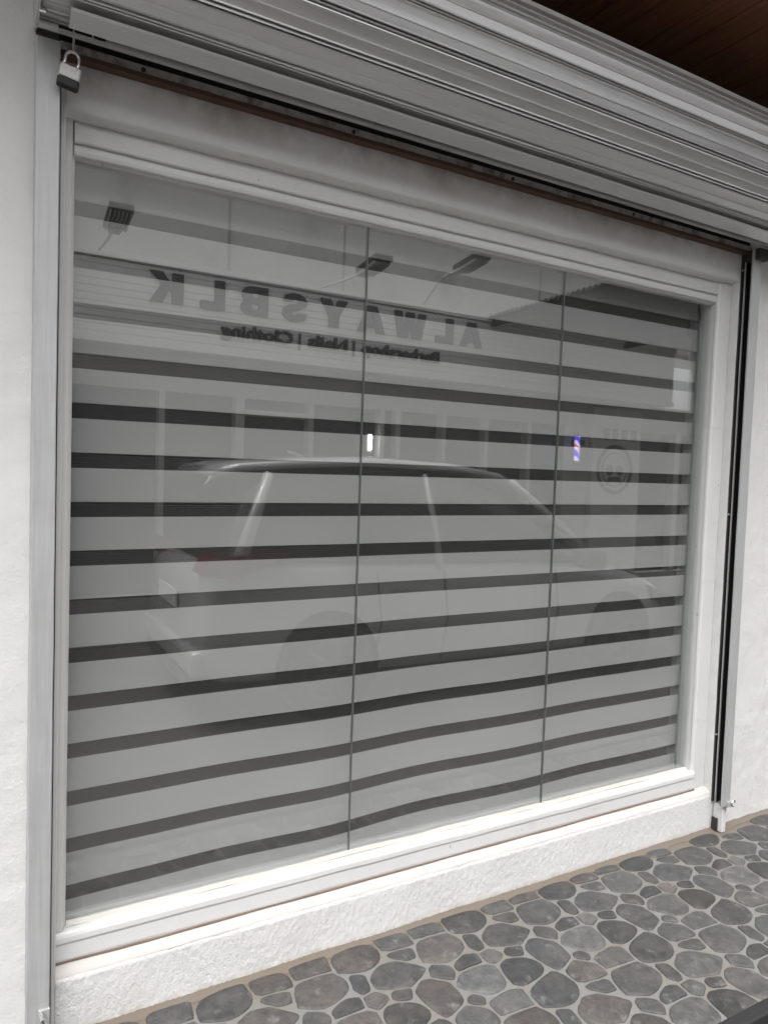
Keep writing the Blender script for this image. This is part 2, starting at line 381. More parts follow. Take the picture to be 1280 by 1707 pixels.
def paving():
    bm = bmesh.new(); lay = bm.loops.layers.float_color.new('stone')
    Y0, Y1, X0, X1 = -.085, -.818, -1.6, 5.2
    seeds = []; RIM = {}; SC = {'K': 1.10, 'Q': 1.1}
    for n, c_, u_, w_ in SEED:
        P_ = []
        for k in range(28):
            t = 2 * math.pi * k / 28; ct, st_ = math.cos(t), math.sin(t)
            P_.append((Vector(u_) * math.copysign(abs(ct) ** .84, ct) + Vector(w_) * math.copysign(abs(st_) ** .84, st_)) * SC.get(n, 1.12))
        RIM[n] = P_
    for i in range(-10, 11):
        for j in range(-2, 4):
            for n, c_, u_, w_ in SEED:
                p = Vector(c_) + T1 * i + T2 * j
                if X0 - .3 < p.x < X1 + .3 and -1.1 < p.y < .2: seeds.append((n, p, RIM[n], i, j))
    rnd = random.Random(3)
    for a, (n, p, r, i, j) in enumerate(seeds):
        if not (X0 < p.x < X1 and Y1 + .01 < p.y < Y0 - .002): continue
        poly = [p + q for q in r]
        def clip(poly, nrm, c):         # keep q.nrm <= c
            out = []
            for k in range(len(poly)):
                A_, B_ = poly[k], poly[(k + 1) % len(poly)]; da, db = A_.dot(nrm) - c, B_.dot(nrm) - c
                if da <= 0: out.append(A_)
                if da * db < 0: out.append(A_ + (B_ - A_) * (da / (da - db)))
            return out
        for b, (n2, q, r2, _, _) in enumerate(seeds):
            d = q - p; L = d.length
            if b == a or L > .30: continue
            nr = d / L; hi = max(q_.dot(nr) for q_ in r); hj = max(-q_.dot(nr) for q_ in r2); t = L * hi / (hi + hj)
            poly = clip(poly, nr, p.dot(nr) + t - .0040)
            if len(poly) < 3: break
        if len(poly) < 3: continue
        poly = clip(poly, Vector((0, 1)), Y0 - rnd.random() * .006); poly = clip(poly, Vector((0, -1)), -Y1)
        if len(poly) < 3: continue
        for it, kq in ((0, .25), (1, .25)):          # round the corners
            out = []
            for k in range(len(poly)):
                A_, B_ = poly[k], poly[(k + 1) % len(poly)]
                out += [A_.lerp(B_, kq), A_.lerp(B_, 1 - kq)]
            poly = out
        c = sum(poly, Vector((0, 0))) / len(poly)
        if max((q - c).length for q in poly) < .012: continue
        wob = lambda q: Vector((N3(q.x, q.y, 1, 55), N3(q.x, q.y, 9, 55))) * .0022
        poly = [q + wob(q) for q in poly]
        tz = rnd.uniform(-.0006, .0006)
        rings = [(1.0, -.001), (.985, .0025), (.94, .0042), (.80, .0048)]
        vr = []
        for s_, z in rings:
            vr.append([bm.verts.new((c.x + (q.x - c.x) * s_, c.y + (q.y - c.y) * s_, z + tz)) for q in poly])
        cc = .62 * BASECOL[n] * rnd.uniform(.86, 1.14); tint = rnd.random()
        colr = (cc * 1.0, cc * 1.0, cc * 1.0)
        if tint < .16: colr = (cc * 1.08, cc * .98, cc * .94)
        elif tint < .3: colr = (cc * 1.0, cc * 1.0, cc * .98)
        elif tint > .85: colr = (cc * .98, cc * 1.0, cc * 1.03)
        fs = []
        nn = len(poly)
        for r_ in range(len(rings) - 1):
            for k in range(nn): fs.append(bm.faces.new((vr[r_][k], vr[r_][(k + 1) % nn], vr[r_ + 1][(k + 1) % nn], vr[r_ + 1][k])))
        fs.append(bm.faces.new(vr[-1]))
        for f in fs:
            f.material_index = 0; f.smooth = True
            for lp in f.loops: lp[lay] = (*colr, 1)
    # grout bed
    nx, ny = 170, 18
    g = [[bm.verts.new((X0 - 2 + (X1 + 4 - X0) * i / nx, -.06 + (-.812 + .06) * j / ny, .0008 * N3(i, j, 0, .7))) for j in range(ny + 1)] for i in range(nx + 1)]
    for i in range(nx):
        for j in range(ny):
            f = bm.faces.new((g[i][j], g[i][j + 1], g[i + 1][j + 1], g[i + 1][j])); f.material_index = 1
    me = bpy.data.meshes.new('pavement'); bmesh.ops.recalc_face_normals(bm, faces=bm.faces); bm.to_mesh(me); bm.free()
    me.materials.append(M['stone']); me.materials.append(M['grout'])
    ob = bpy.data.objects.new('pavement', me); col.objects.link(ob); tag(ob, kind='structure')
paving()
# dirty mortar fillet where the paving meets the wall
o = MB().grid(lambda u, v: (-1.6 + 6.4 * u, -.066 - .034 * v * (1 + .35 * N3(u * 60, 3, 0)), .013 * (1 - v) ** 1.7 + .0016 * N3(u * 160, v * 3, 5) + .0015), 420, 5).build('mortar_fillet', M['grout'], smooth=True)
tag(o, 'brown dirty mortar strip between the stone paving and the white wall base', 'mortar strip')
# raised edge of the paving
o = MB().box(-3.6, 7.2, -.857, -.814, -.104, .006, .006).build('kerb', M['black']); tag(o, kind='structure')

# ================================================================ SHOPFRONT WALL
wall = empty('stucco_wall', (0, 0, 0)); tag(wall, 'white rough stucco shopfront wall around the barred window', 'wall')
XL, XR = .167, 2.7305
def rough_face(x0, x1, z0, z1, y, nx, nz, amp, seed=0, edge_amp=.0):
    def fn(u, v):
        x = x0 + (x1 - x0) * u; z = z0 + (z1 - z0) * v
        d = amp * fract(x, seed, z, 24, 4) + amp * .9 * N3(x, z, seed, 5)
        zz = z + (edge_amp * N3(x * 30, seed, 0) if v == 0 else 0)
        return (x, y + d, zz)
    return fn
# left of the window
mb = MB().grid(rough_face(-2.6, .100, -.02, 4.2, -.070, 120, 190, .0028, 1), 120, 190)
mb.box(-2.6, .0995, -.062, .18, -.02, 4.2); smooth = mb.build('wall_left_panel', M['stucco'], wall, True)
MB().box(.1005, XL, -.070, .16, -.02, 2.436, .002).build('pier', M['pier'], wall)
# right of the window
mb = MB().grid(rough_face(2.781, 7.5, -.02, 4.2, -.070, 240, 190, .0028, 7), 240, 190)
mb.box(2.79, 7.5, -.062, .18, -.02, 4.2); mb.build('wall_right_panel', M['stucco'], wall, True)
def pier_r(u, v):
    z = -.02 + 2.455 * v; prof = [(XR, .16), (XR, -.066), (XR + .002, -.070), (2.7345, -.070), (2.7805, -.070)]
    i = min(int(u * 4 + .5), 4); x, y = prof[i]
    if i in (1, 2, 3): x += .0022 * fract(0, 3, z, 14, 3)
    return (x, y + .0012 * N3(x * 8, z * 8, 2), z)
MB().grid(pier_r, 4, 260).build('pier', M['pier'], wall, False)
# lintel band (smooth dirty plaster) and the soffit under it
def lint(u, v):
    x = XL + (XR + .002 - XL) * u
    prof = [(-.02, 2.321), (-.045, 2.3235), (-.064, 2.328), (-.070, 2.334), (-.070, 2.36), (-.070, 2.38), (-.070, 2.40), (-.070, 2.42), (-.070, 2.437)]
    y, z = prof[round(v * 8)]
    return (x, y + .0022 * fract(x, z, 4, 7, 3), z + (.0025 * fract(x, 2, y, 5, 3) if v < .5 else 0))
MB().grid(lint, 160, 8).build('lintel', M['lintel'], wall, True)
MB().box(XL, XR, -.02, .16, 2.322, 2.436).box(-2.6, 7.5, .0, .18, 2.437, 4.2).build('upper_wall', M['pier'], wall)
# base under the window: sloping bare ledge over very rough stucco
def base(u, v):
    x = XL + (2.7340 - XL) * u; prof = [(-.072, -.02), (-.072, .0)] + [(-.072, .0065 * i) for i in range(1, 25)]
    n = len(prof); i = round(v * (n - 1)); y, z = prof[i]
    a = .0015 if z < .15 else .0009
    return (x, y + a * fract(x, 11, z * .6, 95, 3) + .004 * N3(x * 4, z * 4, 3) + (.004 if z > .15 else 0), z)
MB().grid(base, 640, 25).build('plinth', M['stucco_coarse'], wall, True)
def ledge(u, v):
    x = XL + (2.7340 - XL) * u; prof = [(-.0690, .1560), (-.0675, .1600), (-.060, .1665), (-.050, .1735), (-.040, .1785), (-.01, .181)]
    y, z = prof[round(v * 5)]
    return (x, y + (.0022 * fract(x, 5, 0, 16, 3) if v < .3 else 0), z + .0015 * fract(x, y * 3, 8, 12, 3))
MB().grid(ledge, 260, 5).build('ledge', M['ledge'], wall, True)
MB().box(XL, XR, -.055, .16, -.02, .150).build('core', M['pier'], wall)

# ================================================================ WINDOW
win = empty('shop_window', (1.45, 0, .18)); tag(win, 'large three pane shop window in a white painted moulded frame', 'window')
def part(mb, name, mat, parent, smooth=False): return keep(mb.build(name, mat, None, smooth), parent)
# top rail: stepped moulding, (y, z)
top = [(.02, 2.2342), (-.006, 2.2342), (-.010, 2.2345), (-.012, 2.2375), (-.0125, 2.2400), (-.022, 2.2400), (-.0245, 2.2425), (-.0265, 2.2500), (-.0265, 2.2600), (-.0240, 2.2645),
       (-.0185, 2.2668), (-.0185, 2.2695), (-.028, 2.2705), (-.0305, 2.2735), (-.0310, 2.3), (-.0300, 2.3150), (-.026, 2.3225), (.02, 2.3225)]
part(MB().prism(top, .1905, 2.700, 'x', 90, .0013), 'top_rail', M['frame'], win)
# bottom rail: slope down from the glass, rounded nose, flat face
bot = [(.02, .256), (-.004, .2562), (-.010, .2545), (-.026, .2575), (-.038, .2590), (-.0440, .2560), (-.0470, .2480), (-.0475, .2350), (-.0440, .2270), (-.0450, .1900), (-.0435, .1830), (-.040, .1805), (.02, .1805)]
part(MB().prism(bot, .1685, 2.652, 'x', 110, .0016, seed=3), 'bottom_rail', M['frame'], win)
part(MB().prism([(-.0452, .1775), (-.0466, .1798), (-.0462, .1840), (-.0425, .1845), (-.0425, .1775)], .1682, 2.655, 'x', 120, .0018, seed=5), 'dirt_seam', M['dirt'], win)
# stiles (x, y)
stL = [(XL + .0005, .02), (XL + .0005, -.030), (.170, -.0325), (.1835, -.0325), (.1870, -.0290), (.1875, -.018), (.1905, -.0165), (.1935, -.012), (.1945, -.004), (.1945, .02)]
part(MB().prism(stL, .2600, 2.3222, 'z', 90, .0010, seed=8), 'left_stile', M['frame_side'], win)
stR = [(XR - .0005, .02), (XR - .0005, -.033), (2.7245, -.0355), (2.702, -.0355), (2.688, -.0350), (2.660, -.0335), (2.6515, -.0300), (2.6500, -.022), (2.6530, -.014), (2.6545, -.004), (2.6560, .02)]
part(MB().prism(stR, .1810, 2.3222, 'z', 90, .0010, seed=9), 'right_stile', M['frame'], win)
J1, J2 = 1.0305, 1.838
for a, b in ((.1946, J1 - .002), (J1 + .002, J2 - .002), (J2 + .002, 2.6875)):
    part(MB().box(a, b, .000, .008, .2565, 2.2341), 'glass_pane', M['glass'], win)
for j in (J1, J2):
    part(MB().prism([(j - .0019, -.0006), (j + .0019, -.0006), (j + .0019, .0084), (j - .0019, .0084)], .2568, 2.2339, 'z', 60, .0006), 'glass_joint', M['sealant'], win)
# putty and algae line along the foot of the glass
part(MB().prism([(-.0007, .2555), (-.012, .2558), (-.008, .2600), (-.0007, .2660)], .196, 2.65, 'x', 130, .0030, seed=12), 'putty_line', M['putty'], win)
# inner reveals of the opening, behind the glass
part(MB().box(2.6885, 2.74, .012, .13, .20, 2.30), 'inner_reveal', M['reveal'], win)
part(MB().box(.13, .176, .022, .13, .20, 2.30), 'inner_reveal', M['reveal'], win)
part(MB().box(.13, 2.74, .022, .13, .150, .2), 'inner_sill', M['reveal'], win)
# dark room behind
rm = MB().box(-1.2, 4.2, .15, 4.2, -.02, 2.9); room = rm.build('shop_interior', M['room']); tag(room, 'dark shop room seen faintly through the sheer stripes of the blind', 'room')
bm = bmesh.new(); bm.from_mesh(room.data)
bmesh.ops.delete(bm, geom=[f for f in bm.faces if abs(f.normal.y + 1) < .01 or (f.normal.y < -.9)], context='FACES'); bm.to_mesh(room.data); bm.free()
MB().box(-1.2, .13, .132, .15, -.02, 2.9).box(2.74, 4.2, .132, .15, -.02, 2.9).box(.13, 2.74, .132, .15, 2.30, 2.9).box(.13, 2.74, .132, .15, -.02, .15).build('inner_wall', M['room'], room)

# ================================================================ ZEBRA BLIND
blind = empty('zebra_blind', (1.43, .08, 2.28)); tag(blind, 'grey and sheer striped roller blind behind the shop glass, wavy near its foot', 'blind')
def cloth(y, dz):
    mb = MB(); x0, x1, z0, z1 = .178, 2.682, .205, 2.30; nx, nz = 220, 110
    H = [(.30, .16, .007), (.62, .20, .016), (1.37, .26, .024), (2.12, .24, .012), (.98, .12, -.006)]
    def fn(u, v):
        x = x0 + (x1 - x0) * u; z = z0 + (z1 - z0) * v
        k = max(0.0, min(1.0, (1.55 - z) / 1.35)) ** 1.3
        hy = sum(a * math.exp(-((x - c) / s) ** 2) for c, s, a in H)
        return (x, y + k * hy + .0015 * N3(x, z, 2, 3), z)
    mb.grid(fn, nx, nz)
    uv = mb.bm.loops.layers.uv.new('UVMap')
    for f in mb.bm.faces:
        for lp in f.loops: c = lp.vert.co; lp[uv].uv = (c.x, c.z + dz - .0072 * (c.x - .18))
    return mb
part(cloth(.078, 0), 'fabric', M['blind'], blind, True)
part(cloth(.083, .001), 'fabric', M['blind'], blind, True)
part(MB().box(.180, 2.680, .066, .118, 2.285, 2.335, .01), 'headrail', M['white'], blind)
part(MB().box(.180, 2.680, .076, .094, .195, .2045, .003), 'bottom_bar', M['white'], blind)

# ================================================================ ROLLER SHUTTER
sh = empty('roller_shutter', (1.45, -.10, 2.45)); tag(sh, 'rolled up galvanised metal shutter in a coil above the window with side rails', 'roller shutter')
CY, CZ, RR = -.218, 2.669, .206
PHI = R(39.48)
def coil():
    nrm = Vector((-math.sin(PHI), math.cos(PHI))); tng = Vector((-math.cos(PHI), -math.sin(PHI)))
    seams = [-62, -39, -17, 9, 32.5, 56.5, 77.5, 98.8, 120.5, 143, 165, 187, 209, 231]
    prof = [(0, -.026), (.044, -.0250), (.050, .002), (.070, .0060), (.105, .0030), (.118, -.0110), (.142, -.0112), (.152, .0038), (.185, .0052), (.225, .0002), (.26, -.0008), (.60, .0004), (.615, .0030), (.66, .0032), (.675, .0004), (.93, -.0002), (.965, .0016), (.992, .0006)]
    pts = []
    def P(a, r): a = R(a); return Vector((CY, CZ)) + (nrm * math.cos(a) + tng * math.sin(a)) * r
    for a0, a1 in zip(seams, seams[1:]):
        A, B = P(a0, RR), P(a1, RR); n = P((a0 + a1) / 2, 1) - Vector((CY, CZ))
        for t, d in prof:
            # slats lie nearly flat between their seams
            bow = .0022 * 4 * t * (1 - t)
            q = A.lerp(B, 1 - t) if False else A.lerp(B, t)
            pts.append((q + n * (d + bow), d))
    mb = MB(); x0, x1, seg = .104, 3.25, 150
    rings = []
    for i in range(seg + 1):
        x = x0 + (x1 - x0) * i / seg; ring = []
        for k, (q, d) in enumerate(pts):
            slat = k // len(prof)
            dr = .0016 * noise.noise(Vector((x * 1.8, slat * 3.7, 0))) + .0005 * noise.noise(Vector((x * 9, k * .3, 4)))
            v = (q - Vector((CY, CZ))); v = v * (1 + dr / v.length)
            ring.append(mb.bm.verts.new((x, CY + v.x, CZ + v.y)))
        rings.append(ring)
    for a, b in zip(rings, rings[1:]):
        for k in range(len(pts) - 1): mb.bm.faces.new((a[k], a[k + 1], b[k + 1], b[k]))
    return mb
o = part(coil(), 'slat_coil', M['shutter'], sh); smooth_by_angle(o, 28)
# drop of curtain from the coil to the bottom bar and the bar itself
part(MB().prism([(-.150, 2.480), (-.146, 2.480), (-.146, 2.60), (-.150, 2.60)], .105, 2.79, 'x', 4), 'curtain_end', M['shutter'], sh)
bar = [(-.168, 2.4505), (-.168, 2.4545), (-.154, 2.4560), (-.154, 2.50), (-.150, 2.50), (-.150, 2.4530)]
part(MB().prism(bar, .100, 2.80, 'x', 40, .0008), 'bottom_bar', M['shutter'], sh)
hem = [(-.268, 2.4600), (-.262, 2.4560), (-.214, 2.4440), (-.211, 2.4480), (-.258, 2.4660)]
part(MB().prism([(y, z - .006) for y, z in hem], .158, 2.95, 'x', 30, .0010), 'hem', M['shutter'], sh)
# perforated strip with three slots at the left end of the bar
part(MB().box(.100, .246, -.1925, -.1905, 2.4415, 2.4500, .0006), 'slot_strip', M['guide'], sh)
for a, b in ((.139, .168), (.172, .208), (.212, .238)):
    part(MB().box(a, b, -.1940, -.1926, 2.4430, 2.4486), 'slot', M['void'], sh)
part(MB().box(.100, .138, -.205, -.1905, 2.4340, 2.4412, .001), 'bar_end', M['guide'], sh)
# end plates
for xe, wd in ((.0935, .006), (3.255, .006)):
    mb = MB(); n = 60
    prof = [(CY + .226 * math.cos(2 * math.pi * k / n), CZ + .226 * math.sin(2 * math.pi * k / n)) for k in range(n)]
    e = part(mb.prism(prof, xe, xe + wd, 'x', 1), 'end_plate', M['guide'], sh)
b_ = part(MB().tube([(.0995, -.235, 2.448), (.112, -.240, 2.446)], .006, 8), 'bolt', M['steel'], sh)
# left guide rail, seen on its flat front
gl = [(.0975, -.070), (.0975, -.124), (.0995, -.128), (.1470, -.128), (.1492, -.126), (.1492, -.1225), (.1060, -.1225), (.1060, -.078), (.1492, -.078), (.1492, -.070)]
part(MB().prism(gl, .012, 2.448, 'z', 60, .0010), 'guide_rail', M['guide'], sh)
part(MB().prism([(.1497, -.0702), (.1497, -.0745), (.1560, -.0745), (.1560, -.0702)], .012, 2.43, 'z', 60, .0007), 'rail_flange', M['dark_metal'], sh)
part(MB().tube([(.131, -.131, .1275), (.1335, -.150, .118), (.137, -.156, .105), (.139, -.150, .090), (.138, -.131, .082)], .007, 10), 'latch_ring', M['steel'], sh)
part(MB().box(.124, .150, -.1355, -.1285, .070, .135, .002), 'latch_plate', M['guide'], sh)
# right guide rail: U channel, its dark slot towards the window
gr = [(2.7225, -.130), (2.7765, -.130), (2.7790, -.1275), (2.7790, -.070), (2.7575, -.070), (2.7575, -.0765), (2.7720, -.0765), (2.7720, -.1245), (2.7225, -.1245)]
part(MB().prism(gr, .125, 2.448, 'z', 50, .0006), 'guide_rail', M['guide'], sh)
part(MB().prism([(2.7450, -.0835), (2.7715, -.0835), (2.7715, -.1235), (2.7250, -.1235), (2.7250, -.1205), (2.7690, -.1205), (2.7690, -.0870), (2.7450, -.0870)], .127, 2.446, 'z', 50, .0006), 'slot_shade', M['void'], sh)  # shade inside the channel, put in as a black lining
part(MB().prism([(2.7330, -.0712), (2.7570, -.0712), (2.7570, -.0760), (2.7335, -.0760)], .127, 2.446, 'z', 120, .0016), 'backing_strip', M['dark_metal'], sh)
part(MB().prism([(2.7385, -.0832), (2.7447, -.0832), (2.7447, -.0872), (2.7385, -.0872)], .127, 2.446, 'z', 50, .0006), 'slot_lip', M['guide'], sh)
for z in (2.372, 1.361, .42):
    part(MB().tube([(2.7375, -.0755, z), (2.7365, -.0800, z)], [.0055, .0040], 8), 'rail_screw', M['steel'], sh)
part(MB().box(2.748, 2.775, -.118, -.074, .004, .122, .003), 'rail_foot', M['frame'], sh)
part(MB().box(2.738, 2.748, -.100, -.074, .006, .060, .003), 'rail_foot_shadow_plate', M['dark_metal'], sh).name = 'foot_shade_plate'  # dark plate put in for the shadow beside the rail foot
ringp = [(2.785 + .013 * math.cos(t), -.1365 - .006 * math.sin(t * .5), .136 + .013 * math.sin(t)) for t in [i * 2 * math.pi / 14 for i in range(12)]]
part(MB().tube(ringp, .0032, 8), 'latch_ring', M['steel'], sh)
part(MB().box(2.752, 2.788, -.1372, -.1305, .120, .146, .002), 'latch_plate', M['guide'], sh)
# corner bracket top right
part(MB().box(2.735, 2.80, -.150, -.075, 2.405, 2.449, .003), 'corner_bracket', M['dark_metal'], sh)
part(MB().tube([(2.785, -.1495, 2.428), (2.785, -.156, 2.428)], .007, 10), 'bolt', M['steel'], sh)
# hasp rod
part(MB().tube([(.1745, -.150, 2.452), (.1745, -.147, 2.438), (.1742, -.146, 2.424), (.1715, -.146, 2.4205)], .0026, 8), 'hasp_rod', M['steel'], sh)

# rusty steel angle over the lintel
ang = empty('steel_angle', (1.45, -.085, 2.44)); tag(ang, 'stained galvanised steel angle with rusty lower lip above the window', 'steel angle')
part(MB().prism([(-.0985, 2.4415), (-.0985, 2.4665), (-.0955, 2.4665), (-.0955, 2.4445), (-.072, 2.4445), (-.072, 2.4415)], .150, 2.757, 'x', 70, .0009), 'angle_face', M['galv_stained'], ang)
part(MB().prism([(-.1010, 2.4350), (-.1010, 2.4465), (-.0990, 2.4465), (-.0990, 2.4412), (-.066, 2.4412), (-.066, 2.4370)], .150, 2.757, 'x', 110, .0014, seed=4), 'rusty_lip', M['rust'], ang)
for x, z in ((.339, 2.4555), (.921, 2.4555), (1.502, 2.4555), (2.062, 2.457)):
    part(MB().tube([(x, -.0980, z), (x, -.1025, z)], [.0065, .0045], 10), 'screw', M['dark_metal'], ang)
part(MB().prism([(-.093, 2.46), (-.093, 2.60), (-.005, 2.60), (-.005, 2.46)], .155, 2.75, 'x', 2), 'gap_shade_board', M['void'], ang)  # black board added to stand for the shade in the gap above the angle

# ================================================================ PADLOCK
pl = empty('padlock', (.167, -.146, 2.372)); tag(pl, 'scuffed white and black padlock hanging at the top left of the window', 'padlock')
pl.rotation_euler = (0, R(9), 0)
def lp(mb, name, mat, sm=False): 
    o = mb.build(name, mat, pl, sm); return o
def rbox(mb, w, d, z0, z1, bev, n=6, top=None):
    prof = []
    for sx, sy, a0 in ((1, 1, 0), (-1, 1, 90), (-1, -1, 180), (1, -1, 270)):
        for k in range(n + 1):
            a = R(a0 + 90 * k / n); prof.append((sx * (w / 2 - bev) + bev * math.cos(a), sy * (d / 2 - bev) + bev * math.sin(a)))
    mb.prism(prof, z0, z1, 'z', 1); return mb
o = lp(rbox(MB(), .0455, .021, -.0135, .0155, .006), 'body', M['lock']); 
o.modifiers.new('b', 'BEVEL').width = .0018
o = lp(rbox(MB(), .0475, .023, -.0330, -.0140, .006), 'bumper', M['black']); o.modifiers.new('b', 'BEVEL').width = .0025
pts = [(-.0145, 0, .010), (-.0145, 0, .026), (-.0145, 0, .037)] + [(-.0145 * math.cos(R(a)), 0, .037 + .0145 * math.sin(R(a))) for a in range(15, 180, 15)] + [(.0145, 0, .037), (.0145, 0, .026), (.0145, 0, .010)]
lp(MB().tube(pts, .0034, 12), 'shackle', M['steel'], True)
lp(MB().tube([(-.0145, 0, .014), (-.0145, 0, .018)], .0052, 12).tube([(.0145, 0, .014), (.0145, 0, .018)], .0052, 12), 'shackle_seat', M['black'])

# ================================================================ WOODEN PORCH CEILING
mb = MB(); k = 0; x = -3.0
while x < 7.4:
    w_ = .128; mb.box(x + .002, x + w_ - .002, -.88, -.0, 3.0 + random.uniform(0, .002), 3.022, .002); x += w_
pc = mb.build('plank_ceiling', M['planks']); tag(pc, 'dark brown wooden plank ceiling above the rolled shutter', 'ceiling')
MB().box(-3.0, 7.4, -.91, 0.0, 3.024, 3.10).build('roof_deck', M['corrug'], pc)

# ================================================================ ACROSS THE LANE (seen mirrored in the glass)
FY = -4.7
shop = empty('opposite_shop', (3.5, -4.9, -.1)); tag(shop, 'pale shop building across the lane with a ribbed fascia and dark glass front', 'shop building')
part(MB().box(-8, 14, -5.6, -4.86, 3.31, 4.35), 'parapet', M['parapet'], shop)
for x in (2.03, 3.25, 5.9, -.6):
    part(MB().box(x, x + .02, -4.862, -4.852, 3.31, 4.35), 'parapet_joint', M['grey_render'], shop)
# ribbed fascia
prof = []; z = 3.28
while z > 2.62:
    prof += [(FY - .012, z), (FY, z - .006), (FY, z - .046), (FY - .012, z - .052)]; z -= .064
prof = [(FY - .16, 3.28)] + prof + [(FY - .16, z)]
part(MB().prism(prof, -6.5, 8.2, 'x', 2), 'ribbed_fascia', M['fascia'], shop)
part(MB().box(-6.5, 8.2, -4.90, FY + .035, 3.285, 3.345, .006), 'fascia_cap', M['white'], shop)
part(MB().box(-6.5, 8.2, -4.90, FY + .030, 2.56, 2.622, .006), 'fascia_trim', M['white'], shop)
part(MB().box(-6.5, 6.5, -5.7, -5.15, -.11, 2.55), 'shop_wall', M['grey_render'], shop)
part(MB().box(-6.5, 12.0, -4.72, -4.70, -.10, .30), 'base_wall', M['grey_render'], shop)
part(MB().box(-6.5, 12.0, -5.8, -4.86, 2.20, 2.559), 'head_panel', M['grey_render'], shop)
part(MB().box(-6.5, 6.35, -4.95, -4.93, .30, 2.198), 'shop_glass', M['dark_glass'], shop)
for x in (-3.2, -1.4, .1, 1.43, 2.17, 2.92, 3.75, 3.95, 4.55, 5.15, 5.8):
    wd = .055 if x not in (2.17,) else .09
    part(MB().box(x - wd / 2, x + wd / 2, -4.93, -4.80, .30, 2.199, .004), 'window_post', M['post'], shop)
for x0, x1 in ((2.24, 2.90),):
    part(MB().box(x0, x1, -4.925, -4.86, 2.03, 2.09, .004), 'window_transom', M['post'], shop)
# column with panel
part(MB().box(6.36, 6.78, -5.4, -4.80, -.1, 2.199), 'column', M['grey_render'], shop)
part(MB().box(6.80, 7.66, -5.4, -4.74, -.1, 2.45), 'column_panel', M['pale_panel'], shop)
part(MB().box(7.68, 12.0, -5.4, -4.86, .30, 2.199), 'side_glass', M['dark_glass'], shop)
for x in (8.4, 9.4, 10.8): part(MB().box(x - .05, x + .05, -4.859, -4.74, .30, 2.199), 'window_post', M['post'], shop)

# emblem on the pale panel
em = empty('round_emblem', (7.20, -4.735, 1.67)); tag(em, 'round dark ring emblem with four block letters above, on the pale column panel', 'emblem')
part(MB().ring((7.20, 1.67), .275, .325, -4.739, -4.730), 'outer_ring', M['emblem'], em)
part(MB().ring((7.20, 1.67), .215, .228, -4.739, -4.731), 'inner_ring', M['emblem'], em)
for x in (7.11, 7.29): part(MB().ring((x, 1.66), .0, .068, -4.739, -4.731, 24), 'centre_mark', M['emblem'], em)
part(MB().prism([(7.10, 1.58), (7.30, 1.58), (7.36, 1.46), (7.20, 1.52), (7.04, 1.46)], -4.739, -4.731, 'y'), 'lower_mark', M['emblem'], em)
def text_mesh(body, size, bold=.0, depth=.02):
    c = bpy.data.curves.new('t', 'FONT'); c.body = body; c.size = size; c.offset = bold * .6; c.bevel_depth = bold * .35; c.bevel_resolution = 0; c.extrude = depth / 2; c.align_x = 'CENTER'
    ob = bpy.data.objects.new('t', c); col.objects.link(ob); bpy.context.view_layer.update()
    me = bpy.data.meshes.new_from_object(ob.evaluated_get(bpy.context.evaluated_depsgraph_get()))
    bpy.data.objects.remove(ob); bpy.data.curves.remove(c); return me
def letter(name, body, cx, z0, hgt, wid, y, mat, parent, bold=0.0, depth=.02):
    me = text_mesh(body, 1.0, bold)
    co = np.array([v.co[:] for v in me.vertices]); mn, mx = co.min(0), co.max(0)
    for v in me.vertices:
        px = (v.co.x - (mn[0] + mx[0]) / 2) * wid / (mx[0] - mn[0]); pz = (v.co.y - mn[1]) * hgt / (mx[1] - mn[1])
        pd = v.co.z / .01 * depth / 2
        v.co = (cx - px, y + pd, z0 + pz)
    me.materials.append(mat); o = bpy.data.objects.new(name, me); col.objects.link(o); keep(o, parent); return o
for i, (cx, ch) in enumerate(((7.52, 'B'), (7.35, 'L'), (7.18, 'K'), (7.02, 'B'))):
    part(MB().box(cx - .055, cx + .055, -4.739, -4.731, 2.08, 2.20, .002).box(cx - .015, cx + .02, -4.739, -4.729, 2.05, 2.08), 'block_letter', M['emblem'], em)

# sign letters
sg = empty('shop_sign', (3.1, FY + .01, 3.1)); tag(sg, 'black letters ALWAYSBLK with a smaller line below on the ribbed fascia', 'sign')
GLYPH = {
 'L': [[(0, 0), (1, 0), (1, .28), (.42, .28), (.42, 1), (0, 1)]],
 'K': [[(0, 0), (.34, 0), (.34, .34), (.42, .43), (.62, 0), (1, 0), (.66, .60), (1, 1), (.62, 1), (.34, .62), (.34, 1), (0, 1)]],
 'Y': [[(.32, 0), (.68, 0), (.68, .40), (1, 1), (.63, 1), (.5, .66), (.37, 1), (0, 1), (.32, .40)]],
 'A': [[(0, 0), (.30, 0), (.36, .18), (.64, .18), (.70, 0), (1, 0), (.68, 1), (.32, 1)], [(.43, .38), (.57, .38), (.5, .68)]],
 'W': [[(.14, 0), (.42, 0), (.5, .45), (.58, 0), (.86, 0), (1, 1), (.76, 1), (.70, .42), (.62, 1), (.38, 1), (.30, .42), (.24, 1), (0, 1)]],
 'B': [[(0, 0), (.62, 0), (.85, .05), (1, .20), (1, .38), (.88, .5), (.97, .62), (.97, .80), (.84, .95), (.62, 1), (0, 1)], [(.36, .21), (.58, .21), (.62, .30), (.58, .39), (.36, .39)], [(.36, .62), (.55, .62), (.59, .70), (.55, .79), (.36, .79)]],
 'S': [[(0, .30), (.36, .32), (.42, .24), (.52, .21), (.62, .24), (.62, .32), (.5, .38), (.22, .46), (.06, .58), (.03, .74), (.14, .91), (.36, 1.0), (.64, 1.0), (.86, .92), (.97, .70), (.62, .68), (.56, .77), (.46, .79), (.38, .76), (.38, .69), (.5, .63), (.80, .55), (.96, .43), (1, .26), (.88, .09), (.66, 0), (.36, 0), (.12, .08)]]}
